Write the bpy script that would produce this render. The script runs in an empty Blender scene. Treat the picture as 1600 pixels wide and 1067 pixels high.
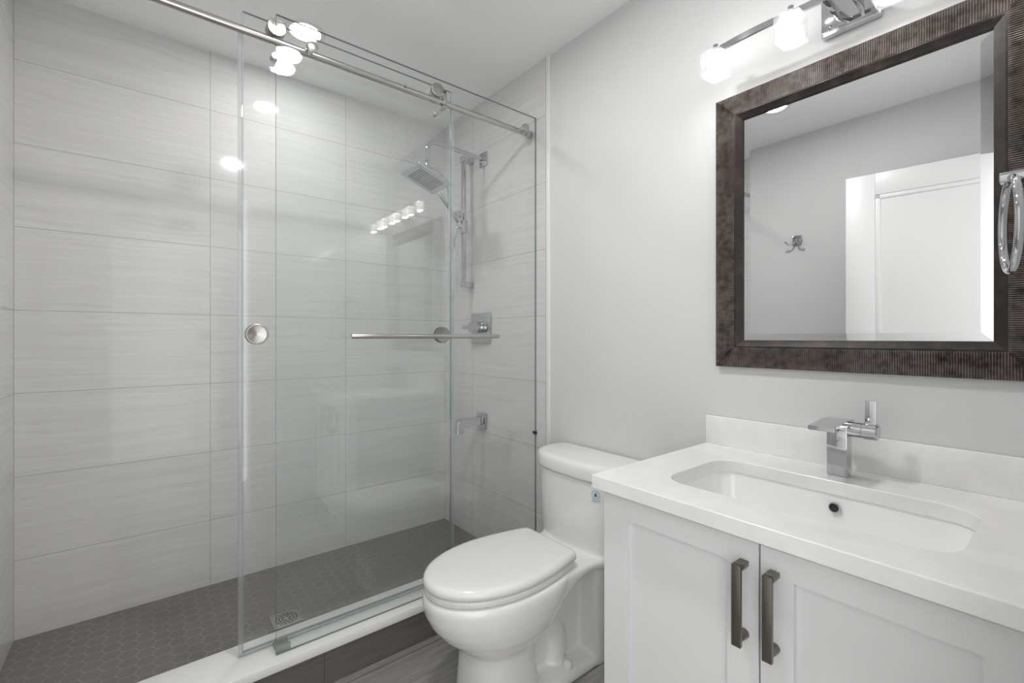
import bpy, bmesh, math, random
from math import sin, cos, pi, radians, atan2, sqrt
from mathutils import Vector, Matrix

random.seed(7)
S = bpy.context.scene
COL = S.collection

# ------------------------------------------------------------------ camera, world, exposure
cam = bpy.data.cameras.new('camera')
cam.sensor_width = 36.0
cam.lens = 36.0 * 713.5 / 1600.0
cam.shift_y = -6.5 / 1600.0
cam.clip_start = 0.02
cam_o = bpy.data.objects.new('camera', cam)
COL.objects.link(cam_o)
H = 1.155
TH = atan2(890.0, 713.5)
cam_o.location = (0, 0, H)
cam_o.rotation_euler = (radians(90), 0, TH - radians(90))
S.camera = cam_o

world = bpy.data.worlds.new('world')
S.world = world
world.use_nodes = True
world.node_tree.nodes['Background'].inputs[0].default_value = (1.0, 0.998, 0.99, 1)
world.node_tree.nodes['Background'].inputs[1].default_value = 1.55     # daylight from the hall, through the doorway

S.view_settings.view_transform = 'Standard'
S.view_settings.look = 'None'
S.view_settings.exposure = 0.78
S.view_settings.gamma = 1.0
S.view_settings.use_curve_mapping = False
S.cycles.max_bounces = 14
S.cycles.diffuse_bounces = 7
S.cycles.glossy_bounces = 7
S.cycles.transmission_bounces = 8
S.cycles.transparent_max_bounces = 24
S.cycles.caustics_reflective = False
S.cycles.caustics_refractive = False
S.cycles.sample_clamp_indirect = 6.0
S.cycles.use_denoising = True

POT_POWER = 225.0      # radiance of the recessed light over the room
POT_SHOWER = 82.0      # radiance of the dimmer one over the shower
SHADE_POWER = 2.6     # radiance of the frosted lamp sleeves in the glass cubes
LENS_POWER = 85.0      # radiance of their open lower ends and of the uplight rings added on top

# ------------------------------------------------------------------ key measures
XL, XR = -0.376, 1.424          # left and right tile faces
YB = 2.432                      # back tile face
CEIL = 2.432
YT = 1.522                      # where the shower tile ends on the side walls
SHF = 0.050                     # shower floor
CURB = 0.147                    # top of curb
GA = 1.594                      # fixed glass, outer face
GB = 1.655                      # sliding door, outer face
CT = H - 0.338                  # countertop height

# ------------------------------------------------------------------ materials
def new_mat(name):
    m = bpy.data.materials.new(name)
    m.use_nodes = True
    nt = m.node_tree
    return m, nt, nt.nodes['Principled BSDF']

def pbr(name, col, rough=0.5, metal=0.0, coat=0.0, spec=None):
    m, nt, b = new_mat(name)
    b.inputs['Base Color'].default_value = (*col, 1)
    b.inputs['Roughness'].default_value = rough
    b.inputs['Metallic'].default_value = metal
    b.inputs['Coat Weight'].default_value = coat
    b.inputs['Coat Roughness'].default_value = 0.05
    if spec is not None:
        b.inputs['Specular IOR Level'].default_value = spec
    return m

class NT:
    """short writing for node trees"""
    def __init__(self, nt):
        self.nt = nt
    def n(self, t, **kw):
        x = self.nt.nodes.new(t)
        for k, v in kw.items():
            setattr(x, k, v)
        return x
    def put(self, sock, v):
        if hasattr(v, 'bl_idname') or isinstance(v, bpy.types.NodeSocket):
            self.nt.links.new(v, sock)
        else:
            sock.default_value = v
    def math(self, op, a, b=None, c=None):
        x = self.n('ShaderNodeMath', operation=op)
        self.put(x.inputs[0], a)
        if b is not None:
            self.put(x.inputs[1], b)
        if c is not None:
            self.put(x.inputs[2], c)
        return x.outputs[0]
    def mix(self, f, a, b):
        x = self.n('ShaderNodeMix', data_type='RGBA')
        self.put(x.inputs['Factor'], f)
        self.put(x.inputs[6], a if not isinstance(a, tuple) else (*a, 1))
        self.put(x.inputs[7], b if not isinstance(b, tuple) else (*b, 1))
        return x.outputs[2]
    def xyz(self):
        g = self.n('ShaderNodeNewGeometry')
        s = self.n('ShaderNodeSeparateXYZ')
        self.nt.links.new(g.outputs['Position'], s.inputs[0])
        return s.outputs[0], s.outputs[1], s.outputs[2]
    def comb(self, a, b, c):
        x = self.n('ShaderNodeCombineXYZ')
        for i, v in enumerate((a, b, c)):
            self.put(x.inputs[i], v)
        return x.outputs[0]
    def noise(self, vec, scale=1.0, detail=3.0, rough=0.5):
        x = self.n('ShaderNodeTexNoise')
        self.put(x.inputs['Vector'], vec)
        x.inputs['Scale'].default_value = scale
        x.inputs['Detail'].default_value = detail
        x.inputs['Roughness'].default_value = rough
        return x.outputs['Fac']
    def ramp(self, f, lo, hi):
        x = self.n('ShaderNodeMapRange')
        self.put(x.inputs[0], f)
        x.inputs[1].default_value = lo
        x.inputs[2].default_value = hi
        return x.outputs[0]
    def line(self, v, origin, pitch, width):
        """1 on a joint of the given width, 0 on the tile"""
        u = self.math('DIVIDE', self.math('SUBTRACT', v, origin), pitch)
        fr = self.math('FRACT', u)
        d = self.math('ABSOLUTE', self.math('SUBTRACT', fr, 0.5))
        return self.math('GREATER_THAN', d, 0.5 - width / (2 * pitch)), self.math('FLOOR', u)

def tile_mat(name, axis, origin, pitch, width_col=(0.37, 0.355, 0.335)):
    m, nt, b = new_mat(name)
    t = NT(nt)
    x, y, z = t.xyz()
    h = x if axis == 'x' else y
    jv, iv = t.line(h, origin, pitch, 0.0021)
    jh, ih = t.line(z, 1.2545, 0.305, 0.0021)
    joint = t.math('MAXIMUM', jv, jh)
    wn = t.n('ShaderNodeTexWhiteNoise', noise_dimensions='2D')
    nt.links.new(t.comb(iv, ih, 0.0), wn.inputs['Vector'])
    off = t.math('MULTIPLY', wn.outputs['Value'], 37.0)
    # long soft streaks along the tile
    wob = t.math('MULTIPLY', t.noise(t.comb(t.math('MULTIPLY', h, 3.0), off, t.math('MULTIPLY', z, 4.0)), 1.0, 2.0), 0.05)
    zz = t.math('ADD', z, wob)
    v1 = t.comb(t.math('MULTIPLY', h, 2.2), off, t.math('MULTIPLY', zz, 70.0))
    v2 = t.comb(t.math('MULTIPLY', h, 9.0), off, t.math('MULTIPLY', zz, 260.0))
    n1 = t.noise(v1, 1.0, 3.0, 0.6)
    n2 = t.noise(v2, 1.0, 2.0, 0.6)
    s = t.math('ADD', t.math('MULTIPLY', n1, 0.65), t.math('MULTIPLY', n2, 0.35))
    s = t.ramp(s, 0.33, 0.66)
    c = t.mix(s, (0.625, 0.620, 0.617), (0.710, 0.707, 0.706))
    c = t.mix(joint, c, width_col)
    nt.links.new(c, b.inputs['Base Color'])
    r = t.math('ADD', t.math('MULTIPLY', joint, 0.5), 0.075)
    nt.links.new(r, b.inputs['Roughness'])
    b.inputs['Specular IOR Level'].default_value = 0.30
    bp = t.n('ShaderNodeBump')
    bp.inputs['Strength'].default_value = 0.25
    bp.inputs['Distance'].default_value = 0.001
    nt.links.new(t.math('SUBTRACT', 1.0, joint), bp.inputs['Height'])
    nt.links.new(bp.outputs[0], b.inputs['Normal'])
    return m

def hex_mat(name):
    m, nt, b = new_mat(name)
    t = NT(nt)
    x, y, z = t.xyz()
    P = 0.054
    # two edges of every hexagon run along x: distance measure in (y, x)
    u = t.math('DIVIDE', y, P)
    v = t.math('DIVIDE', x, P)
    R3 = sqrt(3.0)
    def cell(ou, ov):
        a = t.math('SUBTRACT', t.math('FLOORED_MODULO', t.math('ADD', u, ou), 1.0), 0.5)
        c = t.math('SUBTRACT', t.math('FLOORED_MODULO', t.math('ADD', v, ov), R3), R3 / 2)
        return a, c, t.math('ADD', t.math('MULTIPLY', a, a), t.math('MULTIPLY', c, c))
    a1, c1, d1 = cell(0.0, 0.0)
    a2, c2, d2 = cell(0.5, R3 / 2)
    k = t.math('LESS_THAN', d1, d2)
    def pick(p, q):
        return t.math('ADD', t.math('MULTIPLY', p, k), t.math('MULTIPLY', q, t.math('SUBTRACT', 1.0, k)))
    a = t.math('ABSOLUTE', pick(a1, a2))
    c = t.math('ABSOLUTE', pick(c1, c2))
    e = t.math('MAXIMUM', a, t.math('ADD', t.math('MULTIPLY', a, 0.5), t.math('MULTIPLY', c, R3 / 2)))
    joint = t.math('GREATER_THAN', e, 0.5 - 0.024)
    n = t.noise(t.comb(x, y, 0.0), 9.0, 4.0)
    n2 = t.noise(t.comb(x, y, 0.0), 3.0, 2.0)
    base = t.mix(n, (0.172, 0.157, 0.146), (0.200, 0.184, 0.172))
    grout = t.mix(n2, (0.235, 0.215, 0.195), (0.34, 0.315, 0.29))
    col = t.mix(joint, base, grout)
    nt.links.new(col, b.inputs['Base Color'])
    b.inputs['Roughness'].default_value = 0.48
    bp = t.n('ShaderNodeBump')
    bp.inputs['Strength'].default_value = 0.3
    bp.inputs['Distance'].default_value = 0.001
    nt.links.new(t.math('SUBTRACT', 1.0, joint), bp.inputs['Height'])
    nt.links.new(bp.outputs[0], b.inputs['Normal'])
    return m

def plank_mat(name, dark, light, joints, jx, px, rough=0.38):
    m, nt, b = new_mat(name)
    t = NT(nt)
    x, y, z = t.xyz()
    j1, i1 = t.line(x, jx, px, 0.003)
    v1 = t.comb(t.math('MULTIPLY', x, 3.0), t.math('MULTIPLY', y, 60.0), t.math('MULTIPLY', z, 60.0))
    v2 = t.comb(t.math('MULTIPLY', x, 10.0), t.math('MULTIPLY', y, 190.0), t.math('MULTIPLY', z, 190.0))
    s = t.math('ADD', t.math('MULTIPLY', t.noise(v1, 1.0, 4.0, 0.6), 0.6), t.math('MULTIPLY', t.noise(v2, 1.0, 2.0), 0.4))
    s = t.ramp(s, 0.34, 0.66)
    c = t.mix(s, dark, light)
    if joints:
        j2, i2 = t.line(y, 1.23, 0.305, 0.003)
        j1 = t.math('MAXIMUM', j1, j2)
    c = t.mix(j1, c, (0.07, 0.065, 0.06))
    nt.links.new(c, b.inputs['Base Color'])
    b.inputs['Roughness'].default_value = rough
    return m

def quartz_mat(name, a, c, rough=0.16):
    m, nt, b = new_mat(name)
    t = NT(nt)
    x, y, z = t.xyz()
    p = t.comb(x, y, z)
    n = t.noise(p, 9.0, 6.0, 0.62)
    w = t.noise(p, 22.0, 8.0, 0.7)
    vein = t.math('SUBTRACT', 1.0, t.ramp(t.math('ABSOLUTE', t.math('SUBTRACT', w, 0.5)), 0.0, 0.020))
    vein = t.math('MULTIPLY', vein, t.ramp(n, 0.52, 0.75))
    col = t.mix(t.ramp(n, 0.3, 0.7), a, c)
    col = t.mix(t.math('MULTIPLY', vein, 0.7), col, (0.86, 0.86, 0.84))
    nt.links.new(col, b.inputs['Base Color'])
    b.inputs['Roughness'].default_value = rough
    return m

def glass_mat(name, tint, ior=1.5, extra=None):
    """pane: what is not mirrored at the face passes straight on, tinted"""
    m = bpy.data.materials.new(name)
    m.use_nodes = True
    nt = m.node_tree
    nt.nodes.clear()
    t = NT(nt)
    out = t.n('ShaderNodeOutputMaterial')
    g = t.n('ShaderNodeNewGeometry')
    iors = t.math('ADD', ior, t.math('MULTIPLY', g.outputs['Backfacing'], 1.0 / ior - ior))
    fr = t.n('ShaderNodeFresnel')
    nt.links.new(iors, fr.inputs[0])
    tr = t.n('ShaderNodeBsdfTransparent')
    tr.inputs[0].default_value = (*tint, 1)
    gl = t.n('ShaderNodeBsdfGlossy')
    gl.inputs['Roughness'].default_value = 0.0
    gl.inputs['Color'].default_value = (1, 1, 1, 1)
    base = tr.outputs[0]
    if extra:
        d = t.n('ShaderNodeBsdfTranslucent')
        d.inputs[0].default_value = (*extra[1], 1)
        d2 = t.n('ShaderNodeBsdfDiffuse')
        d2.inputs[0].default_value = (*extra[1], 1)
        ad = t.n('ShaderNodeMixShader')
        ad.inputs[0].default_value = 0.5
        nt.links.new(d.outputs[0], ad.inputs[1])
        nt.links.new(d2.outputs[0], ad.inputs[2])
        mx0 = t.n('ShaderNodeMixShader')
        mx0.inputs[0].default_value = extra[0]
        nt.links.new(base, mx0.inputs[1])
        nt.links.new(ad.outputs[0], mx0.inputs[2])
        base = mx0.outputs[0]
    mx = t.n('ShaderNodeMixShader')
    nt.links.new(fr.outputs[0], mx.inputs[0])
    nt.links.new(base, mx.inputs[1])
    nt.links.new(gl.outputs[0], mx.inputs[2])
    nt.links.new(mx.outputs[0], out.inputs[0])
    return m

def emit_mat(name, col, power):
    m = bpy.data.materials.new(name)
    m.use_nodes = True
    nt = m.node_tree
    nt.nodes.clear()
    o = nt.nodes.new('ShaderNodeOutputMaterial')
    e = nt.nodes.new('ShaderNodeEmission')
    e.inputs[0].default_value = (*col, 1)
    e.inputs[1].default_value = power
    nt.links.new(e.outputs[0], o.inputs[0])
    return m

def bronze_mat(name, lo, hi, lo2, ridged=False):
    m, nt, b = new_mat(name)
    t = NT(nt)
    x, y, z = t.xyz()
    n = t.noise(t.comb(x, y, z), 26.0, 4.0, 0.6)
    c = t.mix(t.ramp(n, 0.45, 0.72), lo, hi)
    n2 = t.noise(t.comb(x, y, z), 9.0, 2.0)
    c = t.mix(t.ramp(n2, 0.5, 0.8), c, lo2)
    if ridged:                                   # rubbed finish: worn ridge tops, dark grooves
        at = t.n('ShaderNodeAttribute', attribute_name='ridge')
        n3 = t.noise(t.comb(x, y, z), 60.0, 3.0)
        worn = t.math('MULTIPLY', t.math('SUBTRACT', 1.0, at.outputs['Fac']), t.ramp(n3, 0.25, 0.6))
        c = t.mix(worn, c, (0.215, 0.180, 0.162))
    nt.links.new(c, b.inputs['Base Color'])
    b.inputs['Roughness'].default_value = 0.42
    b.inputs['Specular IOR Level'].default_value = 0.28
    return m

M = {}
M['paint'] = pbr('painted wall', (0.67, 0.67, 0.672), 0.55)
M['ceiling'] = pbr('ceiling paint', (0.91, 0.91, 0.91), 0.6)
M['tile_back'] = tile_mat('streaked wall tile', 'x', XL, 0.60)
M['tile_side'] = tile_mat('streaked wall tile side', 'y', 2.131, 0.60)
M['hex'] = hex_mat('hexagon floor mosaic')
M['floor'] = plank_mat('grey floor tile', (0.20, 0.19, 0.18), (0.34, 0.328, 0.312), True, 0.46, 0.6)
M['curbface'] = plank_mat('dark curb tile', (0.105, 0.097, 0.089), (0.150, 0.139, 0.128), False, 0.46, 0.6)
M['quartz'] = quartz_mat('quartz', (0.745, 0.742, 0.730), (0.850, 0.848, 0.840))
M['curbcap'] = pbr('white curb stone', (0.80, 0.80, 0.785), 0.25)
M['trim'] = pbr('white edge trim', (0.78, 0.78, 0.77), 0.3)
M['door'] = pbr('white door paint', (0.80, 0.80, 0.80), 0.38)
M['cab'] = pbr('white cabinet paint', (0.745, 0.75, 0.755), 0.36)
M['cabin'] = pbr('cabinet gap', (0.25, 0.25, 0.25), 0.6)
M['porcelain'] = pbr('porcelain', (0.80, 0.80, 0.79), 0.08, coat=0.3)
M['basin'] = pbr('basin porcelain', (0.86, 0.86, 0.86), 0.10, coat=0.3)
M['plastic'] = pbr('white seat plastic', (0.76, 0.76, 0.755), 0.16)
M['chrome'] = pbr('chrome', (0.56, 0.57, 0.58), 0.045, 1.0)
M['nickel'] = pbr('brushed steel', (0.52, 0.50, 0.475), 0.22, 1.0)
M['nickel2'] = pbr('brushed nickel pull', (0.21, 0.193, 0.165), 0.30, 1.0)
def spun(name, col, rough):
    m, nt, b = new_mat(name)
    b.inputs['Base Color'].default_value = (*col, 1)
    b.inputs['Metallic'].default_value = 1.0
    b.inputs['Roughness'].default_value = rough
    b.inputs['Anisotropic'].default_value = 0.85
    tn = nt.nodes.new('ShaderNodeTangent')
    tn.direction_type = 'RADIAL'
    tn.axis = 'Y'
    nt.links.new(tn.outputs[0], b.inputs['Tangent'])
    return m
M['spun'] = spun('spun steel', (0.42, 0.405, 0.385), 0.30)
M['guide'] = pbr('grey plastic', (0.30, 0.31, 0.29), 0.35)
M['dark'] = pbr('dark hole', (0.03, 0.03, 0.03), 0.5)
M['rubber'] = pbr('black rubber', (0.02, 0.02, 0.02), 0.5)
M['glass'] = glass_mat('shower glass', (0.984, 0.993, 0.989))
M['glassedge'] = pbr('glass edge', (0.20, 0.26, 0.24), 0.15)
M['seal'] = glass_mat('clear door seal', (0.93, 0.95, 0.95), 1.45, (0.22, (0.66, 0.69, 0.70)))
M['cube'] = glass_mat('glass cube', (0.97, 0.97, 0.97), 1.45, (0.085, (0.95, 0.95, 0.95)))
M['bulb'] = emit_mat('frosted lit bulb', (1.0, 0.985, 0.965), SHADE_POWER)
M['bulb_end'] = emit_mat('lit lamp opening', (1.0, 0.985, 0.965), LENS_POWER)
M['pot'] = emit_mat('lit lamp', (1.0, 0.99, 0.975), POT_POWER)
M['pot_shower'] = emit_mat('dimmed lit lamp', (1.0, 0.99, 0.975), POT_SHOWER)
M['mirror'] = pbr('mirror silver', (0.775, 0.79, 0.787), 0.0, 1.0)
M['bronze'] = bronze_mat('ribbed bronze wood', (0.030, 0.024, 0.022), (0.062, 0.048, 0.041), (0.026, 0.022, 0.020), True)
M['bronze2'] = bronze_mat('dark bronze lip', (0.022, 0.017, 0.016), (0.060, 0.042, 0.036), (0.016, 0.013, 0.013))
M['blue'] = pbr('sticker light blue', (0.36, 0.60, 0.70), 0.4)
M['bluepale'] = pbr('sticker pale', (0.66, 0.72, 0.74), 0.4)
M['teal'] = pbr('sticker teal', (0.03, 0.14, 0.20), 0.4)
M['sticker_grey'] = pbr('sticker grey print', (0.38, 0.44, 0.48), 0.4)
M['caulk'] = pbr('white caulk', (0.72, 0.72, 0.69), 0.4)

# ------------------------------------------------------------------ mesh building
class MB:
    def __init__(self):
        self.bm = bmesh.new()
    def merge(self, other):
        me = bpy.data.meshes.new('tmp')
        other.to_mesh(me)
        other.free()
        self.bm.from_mesh(me)
        bpy.data.meshes.remove(me)
        return self
    def box(self, x0, x1, y0, y1, z0, z1, bev=0.0, seg=2, mat=None, rot=None):
        b = bmesh.new()
        bmesh.ops.create_cube(b, size=1.0)
        bmesh.ops.scale(b, vec=(abs(x1 - x0), abs(y1 - y0), abs(z1 - z0)), verts=b.verts)
        if bev > 0:
            bmesh.ops.bevel(b, geom=list(b.edges), offset=bev, segments=seg, profile=0.5, affect='EDGES')
        c = Vector(((x0 + x1) / 2, (y0 + y1) / 2, (z0 + z1) / 2))
        if rot is not None:
            bmesh.ops.transform(b, matrix=rot, verts=b.verts)
        bmesh.ops.translate(b, vec=c, verts=b.verts)
        if mat is not None:
            for f in b.faces:
                f.material_index = mat
        return self.merge(b)
    def loft(self, rings, closed=True, cap0=True, cap1=True):
        bm = self.bm
        rs = [[bm.verts.new(p) for p in r] for r in rings]
        n = len(rs[0])
        for a, b in zip(rs[:-1], rs[1:]):
            for i in range(n if closed else n - 1):
                j = (i + 1) % n
                try:
                    bm.faces.new((a[i], a[j], b[j], b[i]))
                except ValueError:
                    pass
        if cap0:
            bm.faces.new(list(reversed(rs[0])))
        if cap1:
            bm.faces.new(rs[-1])
        return self
    def cyl(self, p0, p1, r0, r1=None, n=32, bev=0.0):
        r1 = r0 if r1 is None else r1
        p0, p1 = Vector(p0), Vector(p1)
        d = (p1 - p0).normalized()
        L = (p1 - p0).length
        u = d.orthogonal().normalized()
        v = d.cross(u)
        def ring(s, r):
            return [p0 + d * s + (u * cos(2 * pi * i / n) + v * sin(2 * pi * i / n)) * r for i in range(n)]
        if bev > 0:
            rings = [ring(0, r0 - bev), ring(bev * 0.3, r0 - bev * 0.3), ring(bev, r0), ring(L - bev, r1), ring(L - bev * 0.3, r1 - bev * 0.3), ring(L, r1 - bev)]
        else:
            rings = [ring(0, r0), ring(L, r1)]
        return self.loft(rings)
    def lathe(self, o, axis, prof, n=40, caps=True):
        """prof: list of (along the axis, radius)"""
        o, d = Vector(o), Vector(axis).normalized()
        u = d.orthogonal().normalized()
        v = d.cross(u)
        rings = [[o + d * s + (u * cos(2 * pi * i / n) + v * sin(2 * pi * i / n)) * max(r, 1e-5) for i in range(n)] for s, r in prof]
        return self.loft(rings, True, caps, caps)
    def tube(self, pts, r, n=16, steps=10, smooth=True, flat=None):
        P = [Vector(p) for p in pts]
        if smooth and len(P) > 2:
            Q = [P[0] * 2 - P[1]] + P + [P[-1] * 2 - P[-2]]
            out = []
            for i in range(1, len(Q) - 2):
                for k in range(steps):
                    s = k / steps
                    a, b, c, d = Q[i - 1], Q[i], Q[i + 1], Q[i + 2]
                    out.append(0.5 * ((2 * b) + (c - a) * s + (2 * a - 5 * b + 4 * c - d) * s * s + (3 * b - a - 3 * c + d) * s ** 3))
            out.append(P[-1])
            P = out
        rings = []
        u = None
        for i, p in enumerate(P):
            d = (P[min(i + 1, len(P) - 1)] - P[max(i - 1, 0)]).normalized()
            if u is None:
                u = d.orthogonal().normalized()
            else:
                u = (u - d * u.dot(d)).normalized()
            v = d.cross(u)
            rings.append([p + (u * cos(2 * pi * k / n) + v * sin(2 * pi * k / n)) * r for k in range(n)])
        return self.loft(rings)
    def build(self, name, mat, parent=None, smooth=True, angle=35, mats=None, recalc=True):
        bm = self.bm
        if recalc:
            bmesh.ops.recalc_face_normals(bm, faces=bm.faces)
        me = bpy.data.meshes.new(name)
        bm.to_mesh(me)
        bm.free()
        for mm in (mats or [mat]):
            me.materials.append(mm)
        if smooth:
            me.polygons.foreach_set('use_smooth', [True] * len(me.polygons))
            me.set_sharp_from_angle(angle=radians(angle))
        o = bpy.data.objects.new(name, me)
        COL.objects.link(o)
        if parent is not None:
            base = BASE[parent.name]
            me.transform(Matrix.Translation(-base))
            o.parent = parent
            BASE[o.name] = base
        else:
            BASE[o.name] = Vector((0, 0, 0))
        return o

BASE = {}

def tag(o, label=None, cat=None, group=None, kind=None):
    if label:
        o['label'] = label
    if cat:
        o['category'] = cat
    if group:
        o['group'] = group
    if kind:
        o['kind'] = kind
    return o

def thing(name, label, cat, loc, group=None):
    o = bpy.data.objects.new(name, None)
    o.empty_display_size = 0.05
    COL.objects.link(o)
    o.location = loc
    BASE[o.name] = Vector(loc)
    return tag(o, label, cat, group)

def single(name, mb, mat, label, cat, loc, group=None, **kw):
    """a thing that is one mesh, its origin at its base"""
    o = mb.build(name, mat, None, **kw)
    o.data.transform(Matrix.Translation(-Vector(loc)))
    o.location = loc
    BASE[o.name] = Vector(loc)
    return tag(o, label, cat, group)

def struct(name, mb, mat, **kw):
    return tag(mb.build(name, mat, None, **kw), kind='structure')

def rrect(x0, x1, y0, y1, r, z, n=8):
    """rounded rectangle, counter clockwise"""
    out = []
    for cx, cy, a in ((x1 - r, y1 - r, 0), (x0 + r, y1 - r, 90), (x0 + r, y0 + r, 180), (x1 - r, y0 + r, 270)):
        for i in range(n + 1):
            t = radians(a + 90 * i / n)
            out.append((cx + r * cos(t), cy + r * sin(t), z))
    return out

# ================================================================== SETTING
T = 0.10
WX = XR + 0.006                       # painted part of the right wall stands back behind the tile
struct('floor', MB().box(XL - T, XR + T, -0.9, 1.57, -0.08, 0.0), M['floor'], smooth=False)
struct('shower_floor', MB().box(XL - T, XR + T, 1.57, YB + T, -0.08, SHF), M['hex'], smooth=False)
struct('ceiling', MB().box(XL - T, XR + T, -0.12, YB + T, CEIL, CEIL + 0.08), M['ceiling'], smooth=False)
struct('wall_back', MB().box(XL - T, XR + T, YB, YB + T, -0.08, CEIL + 0.08), M['tile_back'], smooth=False)
struct('wall_left', MB().box(XL - T, XL - 0.006, -0.12, YT, -0.08, CEIL + 0.08), M['paint'], smooth=False)
struct('wall_left_tiled', MB().box(XL - T, XL, YT, YB, -0.08, CEIL + 0.08), M['tile_side'], smooth=False)
struct('wall_right', MB().box(WX, XR + T, -0.12, YT, -0.08, CEIL + 0.08), M['paint'], smooth=False)
struct('wall_right_tiled', MB().box(XR, XR + T, YT, YB, -0.08, CEIL + 0.08), M['tile_side'], smooth=False)
# front wall with the doorway the picture is taken from
DX0, DX1, DZ = -0.300, 0.520, 2.06
mb = MB()
mb.box(XL - T, DX0, -0.12, -0.004, -0.08, CEIL + 0.08)
mb.box(DX1, XR + T, -0.12, -0.004, -0.08, CEIL + 0.08)
mb.box(DX0, DX1, -0.12, -0.004, DZ, CEIL + 0.08)
struct('wall_front', mb, M['paint'], smooth=False)
# tile edge strips at the end of the shower tile
struct('trim_1', MB().box(XR - 0.0035, XR + 0.012, YT - 0.016, YT + 0.004, 0.0, CEIL - 0.002, 0.0015), M['trim'])
struct('trim_2', MB().box(XL - 0.012, XL + 0.0035, YT - 0.016, YT + 0.004, 0.0, CEIL - 0.002, 0.0015), M['trim'])
# baseboards of the painted walls
struct('baseboard_right', MB().box(WX - 0.012, WX, 0.78, YT - 0.02, 0.0, 0.09, 0.003), M['trim'])
struct('baseboard_left', MB().box(XL - 0.006, XL + 0.006, 0.06, YT - 0.02, 0.0, 0.09, 0.003), M['trim'])
# door casing on the room side of the doorway
mb = MB()
mb.box(DX1, DX1 + 0.07, -0.004, 0.010, 0.0, DZ + 0.07, 0.003)
mb.box(DX0, DX1, -0.004, 0.010, DZ, DZ + 0.07, 0.003)
struct('trim_3', mb, M['door'])

# door leaf, swung open against the left wall
def make_door():
    Wd, Td, Hd = 0.810, 0.036, 2.03
    z0 = 0.012
    mb = MB()
    st = 0.128
    # local frame: along u from the hinge, thickness to -n
    mb.box(0, st, 0, Td, z0, Hd, 0.002)
    mb.box(Wd - st, Wd, 0, Td, z0, Hd, 0.002)
    mb.box(st, Wd - st, 0, Td, Hd - 0.115, Hd, 0.002)
    mb.box(st, Wd - st, 0, Td, z0, 0.21, 0.002)
    mb.box(st, Wd - st, 0, Td, 0.86, 0.98, 0.002)
    mb.box(st - 0.002, Wd - st + 0.002, 0.010, Td - 0.010, 0.2, Hd - 0.1)
    for za, zb in ((0.98, Hd - 0.115), (0.21, 0.86)):
        for y0, y1 in ((0.004, 0.012), (Td - 0.012, Td - 0.004)):
            mb.box(st, st + 0.022, y0, y1, za, zb, 0.003)
            mb.box(Wd - st - 0.022, Wd - st, y0, y1, za, zb, 0.003)
            mb.box(st, Wd - st, y0, y1, za, za + 0.022, 0.003)
            mb.box(st, Wd - st, y0, y1, zb - 0.022, zb, 0.003)
    o = mb.build('door_1', M['door'])
    hx, hy, ex, ey = -0.2865, 0.014, -0.178, 0.817
    a = atan2(ey - hy, ex - hx)
    o.location = (hx, hy, 0)
    o.rotation_euler = (0, 0, a)
    tag(o, kind='structure')
    # lever handle, low on the leaf beside its free edge
    for s, face in ((-1, 0.0), (1, Td)):
        k = MB()
        k.lathe((Wd - 0.06, face, 0.82), (0, s, 0), [(0, 0.026), (0.006, 0.026), (0.008, 0.022)])
        k.tube([(Wd - 0.06, face, 0.82), (Wd - 0.06, face + s * 0.045, 0.82), (Wd - 0.17, face + s * 0.047, 0.82)], 0.008, smooth=False)
        h = k.build('door_handle', M['nickel'])
        h.parent = o
make_door()

# ================================================================== CEILING LIGHTS
def pot(x, y, label, lit):
    t = thing('recessed_ceiling_light', label, 'ceiling light', (x, y, CEIL), 'round recessed ceiling lights')
    mb = MB().lathe((x, y, CEIL), (0, 0, -1), [(0.0, 0.080), (0.003, 0.079), (0.005, 0.072), (0.004, 0.060), (0.0, 0.056)], 56, caps=False)
    mb.build('trim_ring', M['trim'], t)
    MB().lathe((x, y, CEIL - 0.0015), (0, 0, -1), [(0.0, 0.056), (0.001, 0.055)], 56).build('lamp_lens', lit, t)
pot(0.52, 2.03, 'round recessed ceiling light over the shower, seen through the glass top', M['pot_shower'])
pot(0.50, 0.951, 'round recessed ceiling light over the room, mirrored as two spots in the glass', M['pot'])

# ================================================================== SHOWER CURB AND DRAIN
t = thing('shower_curb', 'low shower curb with white stone cap and dark tiled face', 'curb', (0.52, 1.64, 0))
MB().box(XL, XR, 1.556, 1.728, CURB - 0.029, CURB, 0.0025).build('stone_cap', M['curbcap'], t)
MB().box(XL, XR, 1.566, 1.716, 0.0, CURB - 0.029).build('tiled_face', M['curbface'], t, smooth=False)

t = thing('floor_drain', 'square metal drain cover in the hexagon mosaic of the shower floor', 'drain', (0.43, 1.952, SHF))
mb = MB()
mb.box(0.378, 0.482, 1.899, 2.005, SHF - 0.002, SHF + 0.003, 0.0012)
mb.build('cover_plate', M['nickel'], t)
mb = MB()
for rr, k, ph in ((0.014, 6, 0.2), (0.026, 12, 0.0), (0.037, 16, 0.1)):
    for i in range(k):
        a = 2 * pi * i / k + ph
        c = Vector((0.43 + rr * cos(a), 1.952 + rr * sin(a), 0))
        R = Matrix.Rotation(a, 4, 'Z')
        mb.box(c.x - 0.0022, c.x + 0.0022, c.y - 0.0045, c.y + 0.0045, SHF + 0.0026, SHF + 0.0034, rot=R)
mb.build('slots', M['dark'], t)

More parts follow.
